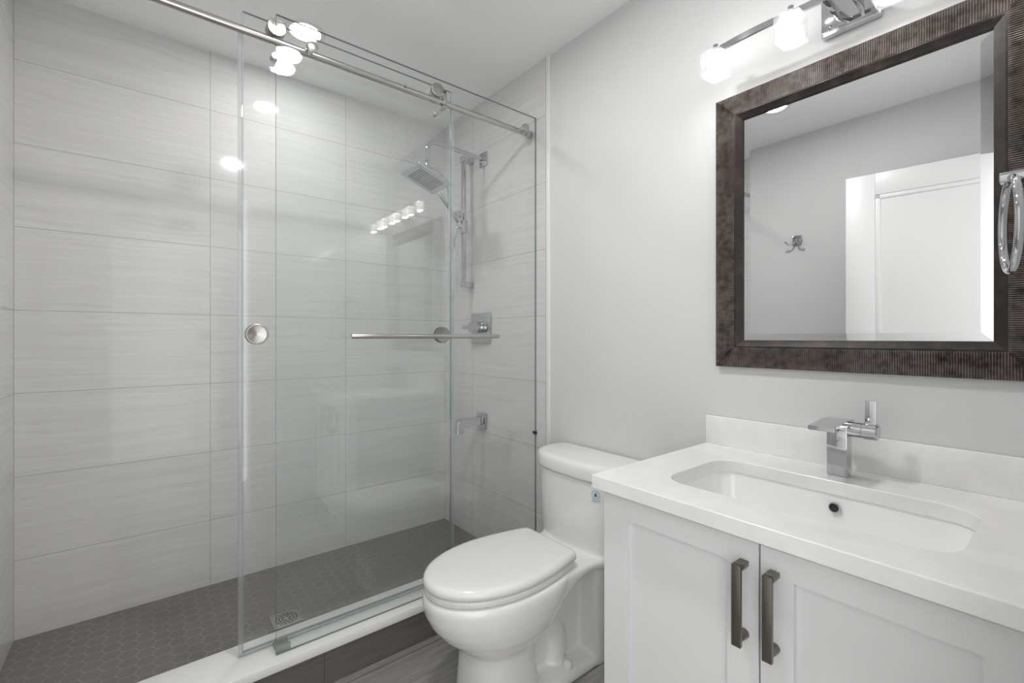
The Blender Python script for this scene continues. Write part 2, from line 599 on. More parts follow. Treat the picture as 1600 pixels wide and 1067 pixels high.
# ================================================================== SHOWER GLASS
def pane(mb, x0, x1, y0, y1, z0, z1):
    """thin glass box: broad faces are glass (0), narrow rims the darker edge (1)"""
    b = bmesh.new()
    bmesh.ops.create_cube(b, size=1.0)
    bmesh.ops.scale(b, vec=(x1 - x0, y1 - y0, z1 - z0), verts=b.verts)
    bmesh.ops.translate(b, vec=((x0 + x1) / 2, (y0 + y1) / 2, (z0 + z1) / 2), verts=b.verts)
    for f in b.faces:
        f.material_index = 0 if abs(f.normal.y) > 0.5 else 1
    return mb.merge(b)

zt = H + 1.024
t = thing('fixed_glass_panel', 'fixed clear glass shower panel bolted to the rail, carrying the long towel bar', 'glass panel', (0.87, GA, CURB))
mb = MB()
pane(mb, 0.3215, XR - 0.002, GA, GA + 0.009, CURB + 0.001, zt)
mb.build('glass_pane', M['glass'], t, smooth=False, mats=[M['glass'], M['glassedge']])
bar = MB()
bz = H + 0.004
by = GA - 0.050
bar.cyl((0.542, by, bz), (1.166, by, bz), 0.0085, bev=0.002)
tb = bar.build('towel_bar', M['nickel'], t)
for x in (0.575, 1.130):
    MB().cyl((x, GA, bz), (x, by, bz), 0.0065).lathe((x, GA, bz), (0, -1, 0), [(0, 0.0085), (0.004, 0.0085), (0.005, 0.0075)]).build('post', M['nickel'], tb)
# clip at the wall, low on the panel edge
MB().box(XR - 0.010, XR - 0.001, GA - 0.006, GA + 0.016, H - 0.452, H - 0.438, 0.0015).build('edge_clip', M['dark'], t)

# rail
ry, rz = 1.633, H + 0.957
rr = 0.0125
t = thing('sliding_door_rail', 'round brushed steel rail running wall to wall above the shower door', 'rail', (0.52, ry, rz))
MB().cyl((XL + 0.001, ry, rz), (XR - 0.008, ry, rz), rr).build('bar', M['nickel'], t)
MB().cyl((XR - 0.036, ry, rz), (XR - 0.001, ry, rz), 0.0185, bev=0.002).build('wall_socket', M['nickel'], t)
MB().cyl((XL + 0.001, ry, rz), (XL + 0.036, ry, rz), 0.0185, bev=0.002).build('wall_socket', M['nickel'], t)
for x in (0.428, 1.352):
    MB().lathe((x, GA - 0.013, rz), (0, 1, 0), [(0, 0.0155), (0.001, 0.0175), (0.010, 0.0175), (0.012, 0.010), (ry - GA + 0.010, 0.010)]).build('panel_bolt', M['nickel'], t)
# stopper that hooks round the rail
mb = MB()
mb.box(0.937, 0.955, ry - 0.020, ry - 0.009, rz - 0.022, rz + 0.034, 0.003)
mb.box(0.937, 0.955, ry - 0.020, ry + 0.017, rz - 0.027, rz - 0.012, 0.003)
st = mb.build('door_stopper', M['nickel'], t)
MB().cyl((0.946, ry - 0.0145, rz + 0.033), (0.946, ry - 0.0145, rz + 0.041), 0.0075).build('rubber_tip', M['rubber'], st)
MB().cyl((0.775, ry - 0.0126, rz + 0.002), (0.775, ry - 0.010, rz + 0.002), 0.005).build('screw_hole', M['dark'], t)

# sliding door
t = thing('sliding_shower_door', 'sliding clear glass shower door hung on two steel rollers', 'shower door', (0.62, GB, CURB))
bx0, bx1 = 0.2365, 1.000
mb = MB()
pane(mb, bx0, bx1, GB, GB + 0.009, CURB + 0.012, H + 1.030)
mb.build('glass_pane', M['glass'], t, smooth=False, mats=[M['glass'], M['glassedge']])
for xa, xb in ((0.2255, bx0 + 0.004), (bx1 - 0.004, bx1 + 0.013)):
    mb = MB()
    mb.box(xa, xb, GB - 0.003, GB + 0.012, CURB + 0.003, H + 1.030, 0.001)
    mb.build('edge_seal', M['seal'], t)
MB().box(bx0 + 0.004, bx1 - 0.004, GB - 0.003, GB + 0.011, CURB + 0.002, CURB + 0.014, 0.001).build('bottom_seal', M['seal'], t)
for x, zz in ((0.329, 0.998), (0.919, 0.998)):
    z = H + zz
    mb = MB()
    mb.lathe((x, ry - 0.014, z), (0, 1, 0), [(0, 0.026), (0.0015, 0.028), (0.006, 0.028), (0.007, 0.024), (0.019, 0.024), (0.020, 0.028), (GB - ry + 0.014, 0.028)], 48)
    r = mb.build('roller', M['spun'], t)
    MB().lathe((x, GB + 0.009, z), (0, 1, 0), [(0, 0.019), (0.008, 0.019), (0.010, 0.016)]).build('roller_nut', M['nickel'], r)
    za = H + 0.908
    mb = MB()
    mb.lathe((x - 0.004, GB, za), (0, -1, 0), [(0, 0.0115), (0.012, 0.0115), (0.0125, 0.009), (0.017, 0.009), (0.0175, 0.0115), (0.028, 0.0115), (0.030, 0.009)], 32)
    mb.build('anti_lift_button', M['nickel'], t)
def knob(x, z):
    for s, y in ((-1, GB), (1, GB + 0.009)):
        MB().lathe((x, y, z), (0, s, 0), [(0, 0.033), (0.006, 0.033), (0.0085, 0.031), (0.0085, 0.0285), (0.0070, 0.0275), (0.0020, 0.001)], 56).build('finger_pull', M['spun'], t)
knob(0.2775, H + 0.010)
knob(0.957, H + 0.010)

single('door_guide', MB().box(0.324, 0.366, GA + 0.012, GB + 0.0, CURB, CURB + 0.010, 0.001).box(0.324, 0.366, GA + 0.0095, GA + 0.016, CURB, CURB + 0.022, 0.001).box(0.324, 0.366, GB - 0.010, GB - 0.004, CURB, CURB + 0.022, 0.001),
       M['guide'], 'small grey guide on the curb at the bottom corner of the glass', 'guide', (0.345, 1.62, CURB))

# ================================================================== SHOWER FITTINGS
AY = 2.019
az = H + 0.966
t = thing('rain_shower', 'chrome wall arm with square rain shower head', 'shower head', (XR, AY, az))
MB().box(XR - 0.008, XR - 0.0005, AY - 0.033, AY + 0.033, az - 0.045, az + 0.030, 0.002).build('wall_flange', M['chrome'], t)
pts = [(XR - 0.006, AY, az - 0.006), (1.15, AY, az + 0.005)]
for i in range(9):
    a = radians(90 * i / 8)
    pts.append((1.124 - 0.040 * sin(a), AY, az + 0.005 - 0.040 + 0.040 * cos(a)))
pts.append((1.084, AY, az - 0.11))
MB().tube(pts, 0.0105, smooth=False).build('arm', M['chrome'], t)
MB().lathe((1.084, AY, az - 0.085), (0, 0, -1), [(0, 0.011), (0.002, 0.0135), (0.012, 0.0135), (0.014, 0.0115), (0.018, 0.0115), (0.020, 0.0145), (0.034, 0.0145), (0.040, 0.018), (0.060, 0.020), (0.066, 0.012)]).build('swivel_joint', M['chrome'], t)
hc = Vector((1.078, AY, H + 0.780))
R = Matrix.Rotation(radians(20), 4, 'Y')
def hp(x, y, z):
    return hc + R @ Vector((x, y, z))
mb = MB()
rings = []
for e, z in ((0.070, 0.016), (0.090, 0.009), (0.0965, 0.004), (0.0975, 0.0), (0.0965, -0.004), (0.093, -0.005)):
    rings.append([hp(*p) for p in rrect(-e, e, -e, e, 0.006, z, 4)])
mb.loft(rings)
head = mb.build('head_plate', M['chrome'], t)
noz = MB()
for i in range(12):
    for j in range(12):
        x, y = (i - 5.5) * 0.0115, (j - 5.5) * 0.0115
        noz.cyl(hp(x, y, -0.0045), hp(x, y, -0.0075), 0.0026, 0.0019, 8)
tag(noz.build('spray_nozzles', M['dark'], head), kind='stuff')

t = thing('shower_slide_bar', 'vertical chrome slide bar on the tiled shower wall', 'slide bar', (XR, 2.13, H + 0.65))
sx = 1.366
mb = MB()
mb.box(sx - 0.007, sx + 0.007, 2.116, 2.146, H + 0.285, H + 0.985, 0.003)
mb.build('bar', M['chrome'], t)
for z in (H + 0.276, H + 0.966):
    MB().box(sx - 0.012, XR - 0.0005, 2.112, 2.150, z, z + 0.030, 0.003).build('wall_bracket', M['chrome'], t)
mb = MB()
mb.box(sx - 0.020, sx + 0.014, 2.108, 2.154, H + 0.570, H + 0.645, 0.005)
mb.box(sx - 0.052, sx - 0.020, 2.118, 2.144, H + 0.650, H + 0.690, 0.005)
mb.box(sx - 0.040, sx - 0.012, 2.118, 2.144, H + 0.600, H + 0.665, 0.005)
mb.build('holder', M['chrome'], t)

t = thing('hand_shower', 'chrome hand shower wand leaning behind the rain head, with its hose', 'hand shower', (1.30, 2.13, H + 0.62))
a, b = Vector((1.325, 2.131, H + 0.640)), Vector((1.160, 2.110, H + 0.800))
mb = MB()
mb.cyl(a - (b - a) * 0.10, b, 0.0115, 0.010, bev=0.002)
mb.build('wand', M['chrome'], t)
d = (b - a).normalized()
MB().cyl(b + d * 0.0 + Vector((-0.012, 0, -0.016)), b + Vector((0.010, 0, 0.010)), 0.036, 0.030, bev=0.004).build('spray_face', M['chrome'], t)
MB().tube([(1.090, AY + 0.012, H + 0.852), (1.140, AY + 0.025, H + 0.850), (1.200, AY + 0.045, H + 0.828), (1.245, AY + 0.07, H + 0.770), (1.262, AY + 0.09, H + 0.680), (1.278, 2.125, H + 0.560), (1.318, 2.131, H + 0.48), (1.330, 2.131, H + 0.38), (1.318, 2.131, H + 0.26), (1.300, 2.14, H + 0.20), (1.285, 2.148, H + 0.26), (1.290, 2.140, H + 0.42), (1.318, 2.133, H + 0.56), (1.338, 2.131, H + 0.625)], 0.0048, 12).build('hose', M['chrome'], t)

t = thing('shower_valve', 'chrome shower mixer with rectangular wall plate and lever', 'shower valve', (XR, 2.04, H + 0.05))
MB().box(XR - 0.010, XR - 0.0005, 1.949, 2.131, H - 0.032, H + 0.132, 0.004).build('wall_plate', M['chrome'], t)
MB().cyl((XR - 0.008, 2.030, H + 0.053), (XR - 0.075, 2.030, H + 0.053), 0.030, bev=0.003).build('knob', M['chrome'], t)
MB().box(XR - 0.072, XR - 0.052, 2.022, 2.128, H + 0.043, H + 0.063, 0.004).build('lever', M['chrome'], t)

t = thing('tub_spout', 'square chrome spout low on the tiled shower wall', 'spout', (XR, 2.028, H - 0.45))
MB().box(XR - 0.016, XR - 0.0005, 1.988, 2.070, H - 0.492, H - 0.408, 0.004).build('wall_flange', M['chrome'], t)
mb = MB()
prof = [(XR - 0.012, -0.428), (1.285, -0.428), (1.268, -0.432), (1.258, -0.440), (1.253, -0.452), (1.253, -0.505), (1.292, -0.505), (1.292, -0.470), (XR - 0.012, -0.470)]
mb.loft([[(x, 2.010, H + z) for x, z in prof], [(x, 2.048, H + z) for x, z in prof]])
bmesh.ops.bevel(mb.bm, geom=[e for e in mb.bm.edges], offset=0.002, segments=2, affect='EDGES', clamp_overlap=True)
mb.build('spout_body', M['chrome'], t)

# ================================================================== TOILET
def make_toilet():
    YC = 1.2
    t = thing('toilet', 'white one-piece toilet with closed lid between shower and vanity', 'toilet', (1.1, YC, 0))
    def egg(xf, xb, hw, z, n=48, p=2.2, pb=3.2):
        """egg outline: pointed round front at xf, blunter back at xb, half width hw"""
        xm = xf + (xb - xf) * 0.55
        out = []
        for i in range(n):
            a = 2 * pi * i / n
            ca, sa = cos(a), sin(a)
            pw = p if ca < 0 else pb
            k = (abs(ca) ** pw + abs(sa) ** pw) ** (-1.0 / pw)
            L = (xm - xf) if ca < 0 else (xb - xm)
            out.append((xm + ca * k * L, YC + sa * k * hw, z))
        return out
    mb = MB()
    # bowl flowing down into the front column
    sec = [(0.000, 0.768, 1.010, 0.127, 2.4, 4.5), (0.020, 0.770, 1.010, 0.126, 2.4, 4.5), (0.090, 0.776, 1.000, 0.121, 2.4, 4.0), (0.150, 0.780, 0.995, 0.117, 2.3, 3.5),
           (0.178, 0.776, 1.005, 0.118, 2.3, 3.0), (0.196, 0.760, 1.025, 0.129, 2.2, 2.6), (0.220, 0.727, 1.055, 0.148, 2.1, 2.4), (0.250, 0.694, 1.090, 0.164, 2.1, 2.4),
           (0.285, 0.667, 1.120, 0.174, 2.1, 2.4), (0.320, 0.650, 1.140, 0.179, 2.1, 2.5), (0.355, 0.643, 1.155, 0.180, 2.1, 2.6), (0.372, 0.645, 1.160, 0.178, 2.1, 2.6), (0.380, 0.652, 1.160, 0.172, 2.1, 2.6)]
    mb.loft([egg(xf, xb, hw, z, 56, p, pb) for z, xf, xb, hw, p, pb in sec])
    # deck that carries the seat back to the tank: underside arches up
    N = 18
    def deck(hw, off):
        top, bot = [], []
        for i in range(N + 1):
            s = i / N
            x = 0.99 + (1.40 - 0.99) * s
            zb = 0.245 + 0.105 * min(1.0, max(0.0, (x - 1.00) / 0.185)) ** 0.6
            if x > 1.21:
                zb = 0.350 - 0.03 * ((x - 1.21) / 0.19)
            w = hw - 0.016 * sin(pi * min(1, max(0, (x - 1.02) / 0.25)))
            top.append((x, w, 0.380))
            bot.append((x, w, zb))
        return top, bot
    top, bot = deck(0.166, 0)
    rings = []
    for (x, w, zt_), (_, _, zb) in zip(top, bot):
        r = min(0.02, (zt_ - zb) * 0.45)
        ring = []
        for sy in (1, -1):
            ys = []
            for k in range(5):
                a = radians(90 * k / 4)
                ys.append((YC + sy * (w - r + r * sin(a)), zt_ - r + r * cos(a)))
            for k in range(5):
                a = radians(90 * k / 4)
                ys.append((YC + sy * (w - r + r * cos(a)), zb + r - r * sin(a)))
            if sy < 0:
                ys.reverse()
            ring += [(x, y, z) for y, z in ys]
        rings.append(ring)
    mb.loft(rings)
    # rear column under the tank, narrow web, floor flange
    mb.loft([rrect(1.228, 1.415, YC - 0.142, YC + 0.142, 0.022, z, 5) for z in (0.0, 0.37)])
    mb.loft([rrect(0.93, 1.30, YC - 0.058, YC + 0.058, 0.02, z, 4) for z in (0.0, 0.33)])
    fl = [(0.0, 0.140), (0.022, 0.140), (0.034, 0.132), (0.040, 0.118)]
    mb.loft([rrect(0.86, 1.41, YC - w, YC + w, 0.03, z, 5) for z, w in fl])
    # trapway bulging out on both sides
    for s in (-1, 1):
        y = YC + s * 0.040
        mb.tube([(0.98, y, 0.245), (1.05, y, 0.190), (1.10, y, 0.150), (1.115, y, 0.090), (1.105, y, 0.040), (1.10, y, 0.0)], 0.045, 18, 6)
    # tank: bowed front, flat back
    def tank(d, hw, z, back=1.416, n=40):
        out = []
        for i in range(n + 1):
            a = pi * i / n
            k = 1.0
            sa, ca = sin(a), cos(a)
            q = (abs(ca) ** 3.4 + abs(sa) ** 2.2) ** (-1 / 2.6)
            out.append((back - 0.060 - (d - 0.060) * sa * q, YC + hw * ca * q, z))
        out.append((back - 0.02, YC - hw * 0.97, z))
        out.append((back, YC - hw * 0.90, z))
        out.append((back, YC + hw * 0.90, z))
        out.append((back - 0.02, YC + hw * 0.97, z))
        return out
    mb.loft([tank(0.182, 0.205, 0.352), tank(0.188, 0.212, 0.38), tank(0.193, 0.218, 0.48), tank(0.198, 0.224, 0.640)])
    body = mb.build('body', M['porcelain'], t)
    rm = body.modifiers.new('remesh', 'REMESH')
    rm.mode = 'VOXEL'
    rm.voxel_size = 0.0052
    rm.use_smooth_shade = True
    sm = body.modifiers.new('smooth', 'SMOOTH')
    sm.factor = 0.6
    sm.iterations = 9
    # tank lid
    lz = 0.643
    lid = MB()
    lid.loft([tank(0.200, 0.226, lz), tank(0.206, 0.232, lz + 0.003), tank(0.208, 0.234, lz + 0.010), tank(0.207, 0.233, lz + 0.040), tank(0.204, 0.230, lz + 0.050), tank(0.197, 0.223, lz + 0.0565), tank(0.180, 0.208, lz + 0.0590)])
    lid.build('tank_lid', M['porcelain'], t, angle=60)
    # seat and lid
    def seat(xf, xb, hw, z, n=36):
        xm = xf + (xb - xf) * 0.52
        half = []
        for i in range(n + 1):                       # rounded front to the widest point
            a = pi - (pi / 2) * i / n
            ca, sa = cos(a), sin(a)
            k = (abs(ca) ** 2.05 + abs(sa) ** 2.05) ** (-1 / 2.05)
            half.append((xm + ca * k * (xm - xf), sa * k * hw))
        r = 0.018
        m = 14
        wid = lambda x: hw * (1 - 0.235 * max(0.0, (x - xm) / (xb - xm)) ** 1.7)
        for i in range(1, m + 1):                    # sides drawing in towards the hinge
            x = xm + (xb - r - xm) * i / m
            half.append((x, wid(x)))
        w1 = wid(xb - r)
        for i in range(1, 7):
            a = radians(90 * i / 6)
            half.append((xb - r + r * sin(a), w1 - r + r * cos(a) - 0.004 * i / 6))
        out = [(x, YC + y, z) for x, y in half]
        out += [(x, YC - y, z) for x, y in reversed(half[1:])]
        return out
    sx0, sx1, sw = 0.646, 1.140, 0.172
    m1 = MB().loft([seat(sx0 + 0.006, sx1 - 0.004, sw - 0.006, 0.3815), seat(sx0 + 0.003, sx1 - 0.004, sw - 0.003, 0.386), seat(sx0 + 0.003, sx1 - 0.004, sw - 0.003, 0.398), seat(sx0 + 0.006, sx1 - 0.004, sw - 0.006, 0.402)])
    m1.build('seat_ring', M['plastic'], t, angle=60)
    m2 = MB().loft([seat(sx0 + 0.004, sx1, sw - 0.004, 0.4045), seat(sx0, sx1 + 0.002, sw, 0.408), seat(sx0, sx1 + 0.002, sw, 0.418), seat(sx0 + 0.004, sx1, sw - 0.004, 0.427), seat(sx0 + 0.013, sx1 - 0.006, sw - 0.013, 0.4325), seat(sx0 + 0.03, sx1 - 0.02, sw - 0.028, 0.4345), seat(sx0 + 0.10, sx1 - 0.08, sw - 0.08, 0.4355)])
    m2.build('seat_lid', M['plastic'], t, angle=70)
    for s in (-1, 1):
        MB().cyl((1.150, YC + s * 0.075 - 0.022, 0.396), (1.150, YC + s * 0.075 + 0.022, 0.396), 0.012, bev=0.003).build('seat_hinge', M['plastic'], t)
        MB().lathe((1.115, YC + s * 0.112, 0.036), (0, 0, 1), [(0, 0.0165), (0.010, 0.0165), (0.020, 0.0135), (0.026, 0.007), (0.0275, 0.0005)]).build('bolt_cap', M['plastic'], t)
    # round water-drop sticker on the bowed tank front
    cy, cz = 1.066, 0.602
    def fx(y):
        u = (y - YC) / 0.2215
        w = abs(u)
        lo, hi = 0.0, pi / 2
        for _ in range(40):
            a = (lo + hi) / 2
            q = (cos(a) ** 3.4 + sin(a) ** 2.2) ** (-1 / 2.6)
            if cos(a) * q > w:
                lo = a
            else:
                hi = a
        q = (cos(a) ** 3.4 + sin(a) ** 2.2) ** (-1 / 2.6)
        return 1.416 - 0.060 - (0.1965 - 0.060) * sin(a) * q
    def patch(mb2, pts2, off):
        vs = [mb2.bm.verts.new((fx(cy + p) - off, cy + p, cz + q)) for p, q in pts2]
        mb2.bm.faces.new(vs)
    def circle(r, n=28, a0=0, a1=2 * pi):
        return [(r * cos(a0 + (a1 - a0) * i / n), r * sin(a0 + (a1 - a0) * i / n)) for i in range(n)]
    s1 = MB()
    n = 28
    for r0, r1 in ((0.0125, 0.0165),):
        A, B = circle(r0, n), circle(r1, n)
        for i in range(n):
            if i % 7 == 6:
                continue
            j = (i + 1) % n
            patch(s1, [A[i], B[i], B[j], A[j]], 0.0022)
    s0 = MB()
    patch(s0, circle(0.0120), 0.0020)
    patch(s0, [(-0.017, -0.023), (0.015, -0.025), (0.015, -0.0185), (-0.017, -0.0165)], 0.0020)
    sb = s0.build('water_sticker', M['bluepale'], t, smooth=False)
    s1.build('sticker_ring', M['blue'], sb, smooth=False)
    s2 = MB()
    patch(s2, [(0.0, 0.009), (-0.0028, 0.0035), (-0.0048, -0.0005), (-0.0048, -0.0036), (-0.003, -0.006), (0.0, -0.007), (0.003, -0.006), (0.0048, -0.0036), (0.0048, -0.0005), (0.0028, 0.0035)], 0.0026)
    s2.build('water_drop', M['teal'], sb, smooth=False)
    s3 = MB()
    for i in range(8):
        x0 = -0.015 + i * 0.0037
        patch(s3, [(x0, -0.0215 - i * 0.0002), (x0 + 0.0027, -0.0217 - i * 0.0002), (x0 + 0.0027, -0.0193 - i * 0.0002), (x0, -0.0191 - i * 0.0002)], 0.0026)
    s3.build('sticker_lettering', M['sticker_grey'], sb, smooth=False)
make_toilet()

# ================================================================== VANITY
FX = 0.888                                    # front face of the doors
CY0, CY1 = 0.006, 0.743
t = thing('vanity_cabinet', 'white shaker vanity cabinet with two doors under the quartz top', 'cabinet', (1.15, 0.374, 0))
mb = MB()
ctb = CT - 0.0335
mb.box(FX + 0.021, XR + 0.004, CY1 - 0.018, CY1, 0.0, ctb, 0.001)
mb.box(FX + 0.021, XR + 0.004, CY0, CY0 + 0.018, 0.0, ctb, 0.001)
mb.box(FX + 0.021, FX + 0.040, CY0 + 0.018, CY1 - 0.018, ctb - 0.05, ctb)
mb.box(FX + 0.07, FX + 0.088, CY0 + 0.018, CY1 - 0.018, 0.0, 0.10)
mb.box(FX + 0.040, XR + 0.004, CY0 + 0.018, CY1 - 0.018, 0.10, 0.118)
mb.box(XR - 0.008, XR + 0.004, CY0 + 0.018, CY1 - 0.018, 0.118, ctb)
mb.build('carcass', M['cab'], t)
gap = 0.374
for y0, y1, hy in ((gap + 0.0016, CY1 - 0.001, 0.4015), (CY0 + 0.001, gap - 0.0016, 0.3475)):
    zt0, zb0 = ctb - 0.012, 0.105
    iw = 0.059
    # stile widths as in the photograph: outer stile, inner stile
    ya = y0 + (iw if y0 > gap else 0.077)
    yb = y1 - (0.070 if y0 > gap else 0.056)
    zp = H - 0.4335
    d = MB()
    ins = [(ya, zb0 + 0.065), (yb, zb0 + 0.065), (yb, zp), (ya, zp)]
    def around(e, x):
        return [(x, y0 + e, zb0 + e), (x, y1 - e, zb0 + e), (x, y1 - e, zt0 - e), (x, y0 + e, zt0 - e)]
    rings = [[(FX + 0.019, y, z) for y, z in ins], around(0, FX + 0.019), around(0, FX + 0.001), around(0.001, FX), [(FX, y, z) for y, z in ins], [(FX + 0.019, y, z) for y, z in ins]]
    d.loft(rings, True, False, False)
    bmesh.ops.remove_doubles(d.bm, verts=d.bm.verts, dist=1e-6)
    dr = d.build('door', M['cab'], t)
    MB().box(FX + 0.0125, FX + 0.0185, ya - 0.0005, yb + 0.0005, zb0 + 0.0645, zp + 0.0005).build('recessed_panel', M['cab'], dr, smooth=False)
    k = MB()
    hx0 = FX - 0.0345
    za, zb = H - 0.582 + 0.008, H - 0.4225
    k.box(hx0, hx0 + 0.008, hy - 0.0085, hy + 0.0085, za, zb, 0.0008)
    k.box(hx0 + 0.004, FX + 0.0005, hy - 0.0085, hy + 0.0085, zb - 0.010, zb, 0.0008)
    k.cyl((hx0 + 0.004, hy, za + 0.012), (FX + 0.0005, hy, za + 0.012), 0.0075, 0.0095)
    k.build('bar_pull', M['nickel2'], dr)

# countertop with the basin cut out
CX0, CX1 = 0.858, XR + 0.004
cut = lambda z, g=0.0, r=0.062: rrect(0.966 + g, 1.262 - g, 0.117 + g, 0.632 - g, r, z, 9)
t = thing('countertop', 'pale quartz countertop with upstand on the white vanity', 'countertop', (1.14, 0.377, ctb))
mb = MB()
bm = mb.bm
def ringv(pts):
    vs = [bm.verts.new(p) for p in pts]
    es = [bm.edges.new((vs[i], vs[(i + 1) % len(vs)])) for i in range(len(vs))]
    return vs, es
zt0 = CT
outer = [(CX0, -0.002, zt0), (CX1, -0.002, zt0), (CX1, 0.757, zt0), (CX0, 0.757, zt0)]
v_o, e_o = ringv(outer)
v_i, e_i = ringv(cut(zt0))
bmesh.ops.triangle_fill(bm, use_beauty=True, edges=e_o + e_i)
ext = bmesh.ops.extrude_face_region(bm, geom=list(bm.faces))
bmesh.ops.translate(bm, vec=(0, 0, -0.033), verts=[g for g in ext['geom'] if isinstance(g, bmesh.types.BMVert)])
slab = mb.build('slab', M['quartz'], t, angle=30)
bv = slab.modifiers.new('bevel', 'BEVEL')
bv.width = 0.0022
bv.segments = 2
bv.limit_method = 'ANGLE'
bv.angle_limit = radians(50)
MB().box(XR - 0.018, CX1, -0.002, 0.757, CT, CT + 0.088, 0.0015).build('upstand', M['quartz'], t)

# basin
t = thing('basin', 'white rectangular undermount basin set in the quartz countertop', 'basin', (1.114, 0.3745, ctb - 0.14))
zz = ctb
prof = [(-0.030, 0.0003, 0.09), (-0.004, 0.0003, 0.066), (-0.003, -0.006, 0.066), (0.002, -0.030, 0.064), (0.010, -0.070, 0.060), (0.020, -0.098, 0.056), (0.036, -0.118, 0.050), (0.060, -0.128, 0.045), (0.10, -0.133, 0.03)]
rings = [cut(zz + dz, g, r) for g, dz, r in prof]
mb = MB().loft(rings, True, False, True)
b = mb.build('bowl', M['basin'], t, angle=50, recalc=True)
ox = 1.262 - 0.008
MB().lathe((ox - 0.0005, 0.361, ctb - 0.026), (-1, 0, 0.12), [(-0.006, 0.0115), (0.002, 0.0115), (0.003, 0.0105), (0.003, 0.0095), (0.0005, 0.009)], 32, caps=False).build('overflow_ring', M['chrome'], t)
MB().lathe((ox + 0.0020, 0.361, ctb - 0.026), (-1, 0, 0.12), [(0, 0.0096), (0.0012, 0.0096)], 32).build('overflow_hole', M['dark'], t)
MB().lathe((1.114, 0.3745, ctb - 0.1335), (0, 0, 1), [(0, 0.026), (0.003, 0.026), (0.005, 0.022), (0.004, 0.019), (0.007, 0.017), (0.009, 0.001)]).build('drain_stopper', M['chrome'], t)

# faucet
t = thing('basin_faucet', 'square chrome basin faucet with flat spout and side lever', 'faucet', (1.331, 0.373, CT))
MB().box(1.3125, 1.3500, 0.3520, 0.3945, CT, CT + 0.128, 0.002).build('column', M['chrome'], t)
mb = MB()
pr = [(1.352, 0.0), (1.352, 0.014), (1.300, 0.016), (1.207, 0.010), (1.206, 0.001), (1.215, -0.002), (1.300, 0.002)]
zs = CT + 0.123
mb.loft([[(x, 0.3470, zs + z) for x, z in pr], [(x, 0.4005, zs + z) for x, z in pr]])
bmesh.ops.bevel(mb.bm, geom=list(mb.bm.edges), offset=0.001, segments=2, affect='EDGES', clamp_overlap=True)
mb.build('flat_spout', M['chrome'], t)
mb = MB()
hz = CT + 0.116
mb.lathe((1.331, 0.353, hz), (0, -1, 0), [(0, 0.0185), (0.026, 0.0185), (0.027, 0.0175), (0.029, 0.0175), (0.030, 0.0195), (0.055, 0.0195), (0.058, 0.0165)])
h = mb.build('handle_barrel', M['chrome'], t)
MB().box(1.325, 1.3305, 0.2985, 0.3205, hz + 0.012, hz + 0.073, 0.0012, rot=Matrix.Rotation(radians(4), 4, 'Y')).build('lever', M['chrome'], h)

# ================================================================== MIRROR
def make_mirror():
    y0, y1 = 0.036, 0.7275
    z0, z1 = H - 0.091, H + 0.745
    t = thing('framed_wall_mirror', 'large wall mirror in a ribbed dark bronze frame above the vanity', 'mirror', (WX, (y0 + y1) / 2, z0))
    RW = 0.060                       # ribbed width
    LW = 0.022                       # inner lip
    def side(a, b, inward):
        """ribbed moulding from corner a to corner b (in y, z); inward unit vector in (y, z)"""
        a, b = Vector(a), Vector(b)
        L = (b - a).length
        d = (b - a) / L
        n = Vector(inward)
        prof = [(0.0, 0.0), (0.0, 0.016), (0.003, 0.0195), (0.012, 0.0205), (0.030, 0.0195), (0.048, 0.0210), (0.057, 0.0225), (0.060, 0.0215), (0.060, 0.0)]
        pitch = 0.0046
        ns = int(L / pitch) * 4
        rings = []
        for i in range(ns + 1):
            s = L * i / ns
            ph = 0.5 - 0.5 * cos(2 * pi * s / pitch)
            ring = []
            for k, (w, h) in enumerate(prof):
                ss = min(max(s, w), L - w)
                hh = h
                if 2 <= k <= 6:
                    hh = h - 0.0026 * ph * (0.75 if k < 4 else 1.0)
                p = a + d * ss + n * w
                ring.append((WX - hh, p.x, p.y))
            rings.append(ring)
        mb2 = MB().loft(rings)
        return mb2, [0.5 - 0.5 * cos(2 * pi * (L * i / ns) / pitch) for i in range(ns + 1)], len(prof)
    C = [(y0, z0), (y1, z0), (y1, z1), (y0, z1)]
    inn = [(0, 1), (-1, 0), (0, -1), (1, 0)]
    for i in range(4):
        m2, ph, npf = side(C[i], C[(i + 1) % 4], inn[i])
        o = m2.build('frame_moulding', M['bronze'], t, angle=50)
        at = o.data.attributes.new('ridge', 'FLOAT', 'POINT')
        at.data.foreach_set('value', [v for v in ph for _ in range(npf)])
    # smooth dark lip, mitred
    mb = MB()
    ya, yb, za, zb = y0 + RW, y1 - RW, z0 + RW, z1 - RW
    prof = [(0.0, 0.0), (0.0, 0.0205), (0.004, 0.0210), (0.012, 0.0165), (0.018, 0.0140), (0.0215, 0.0125), (0.022, 0.011), (0.022, 0.0)]
    rings = [[(WX - h, y, z) for y, z in ((ya + w, za + w), (yb - w, za + w), (yb - w, zb - w), (ya + w, zb - w))] for w, h in prof]
    mb.loft(rings, True, False, False)
    mb.build('inner_lip', M['bronze2'], t, angle=30)
    # bevelled silvered glass
    ya, yb, za, zb = ya + LW - 0.002, yb - LW + 0.002, za + LW - 0.002, zb - LW + 0.002
    bw = 0.022
    rings = []
    for g, h in ((0.0, 0.003), (0.0, 0.0068), (bw, 0.0083)):
        rings.append([(WX - h, y, z) for y, z in ((ya + g, za + g), (yb - g, za + g), (yb - g, zb - g), (ya + g, zb - g))])
    MB().loft(rings).build('bevelled_glass', M['mirror'], t, smooth=False)
make_mirror()

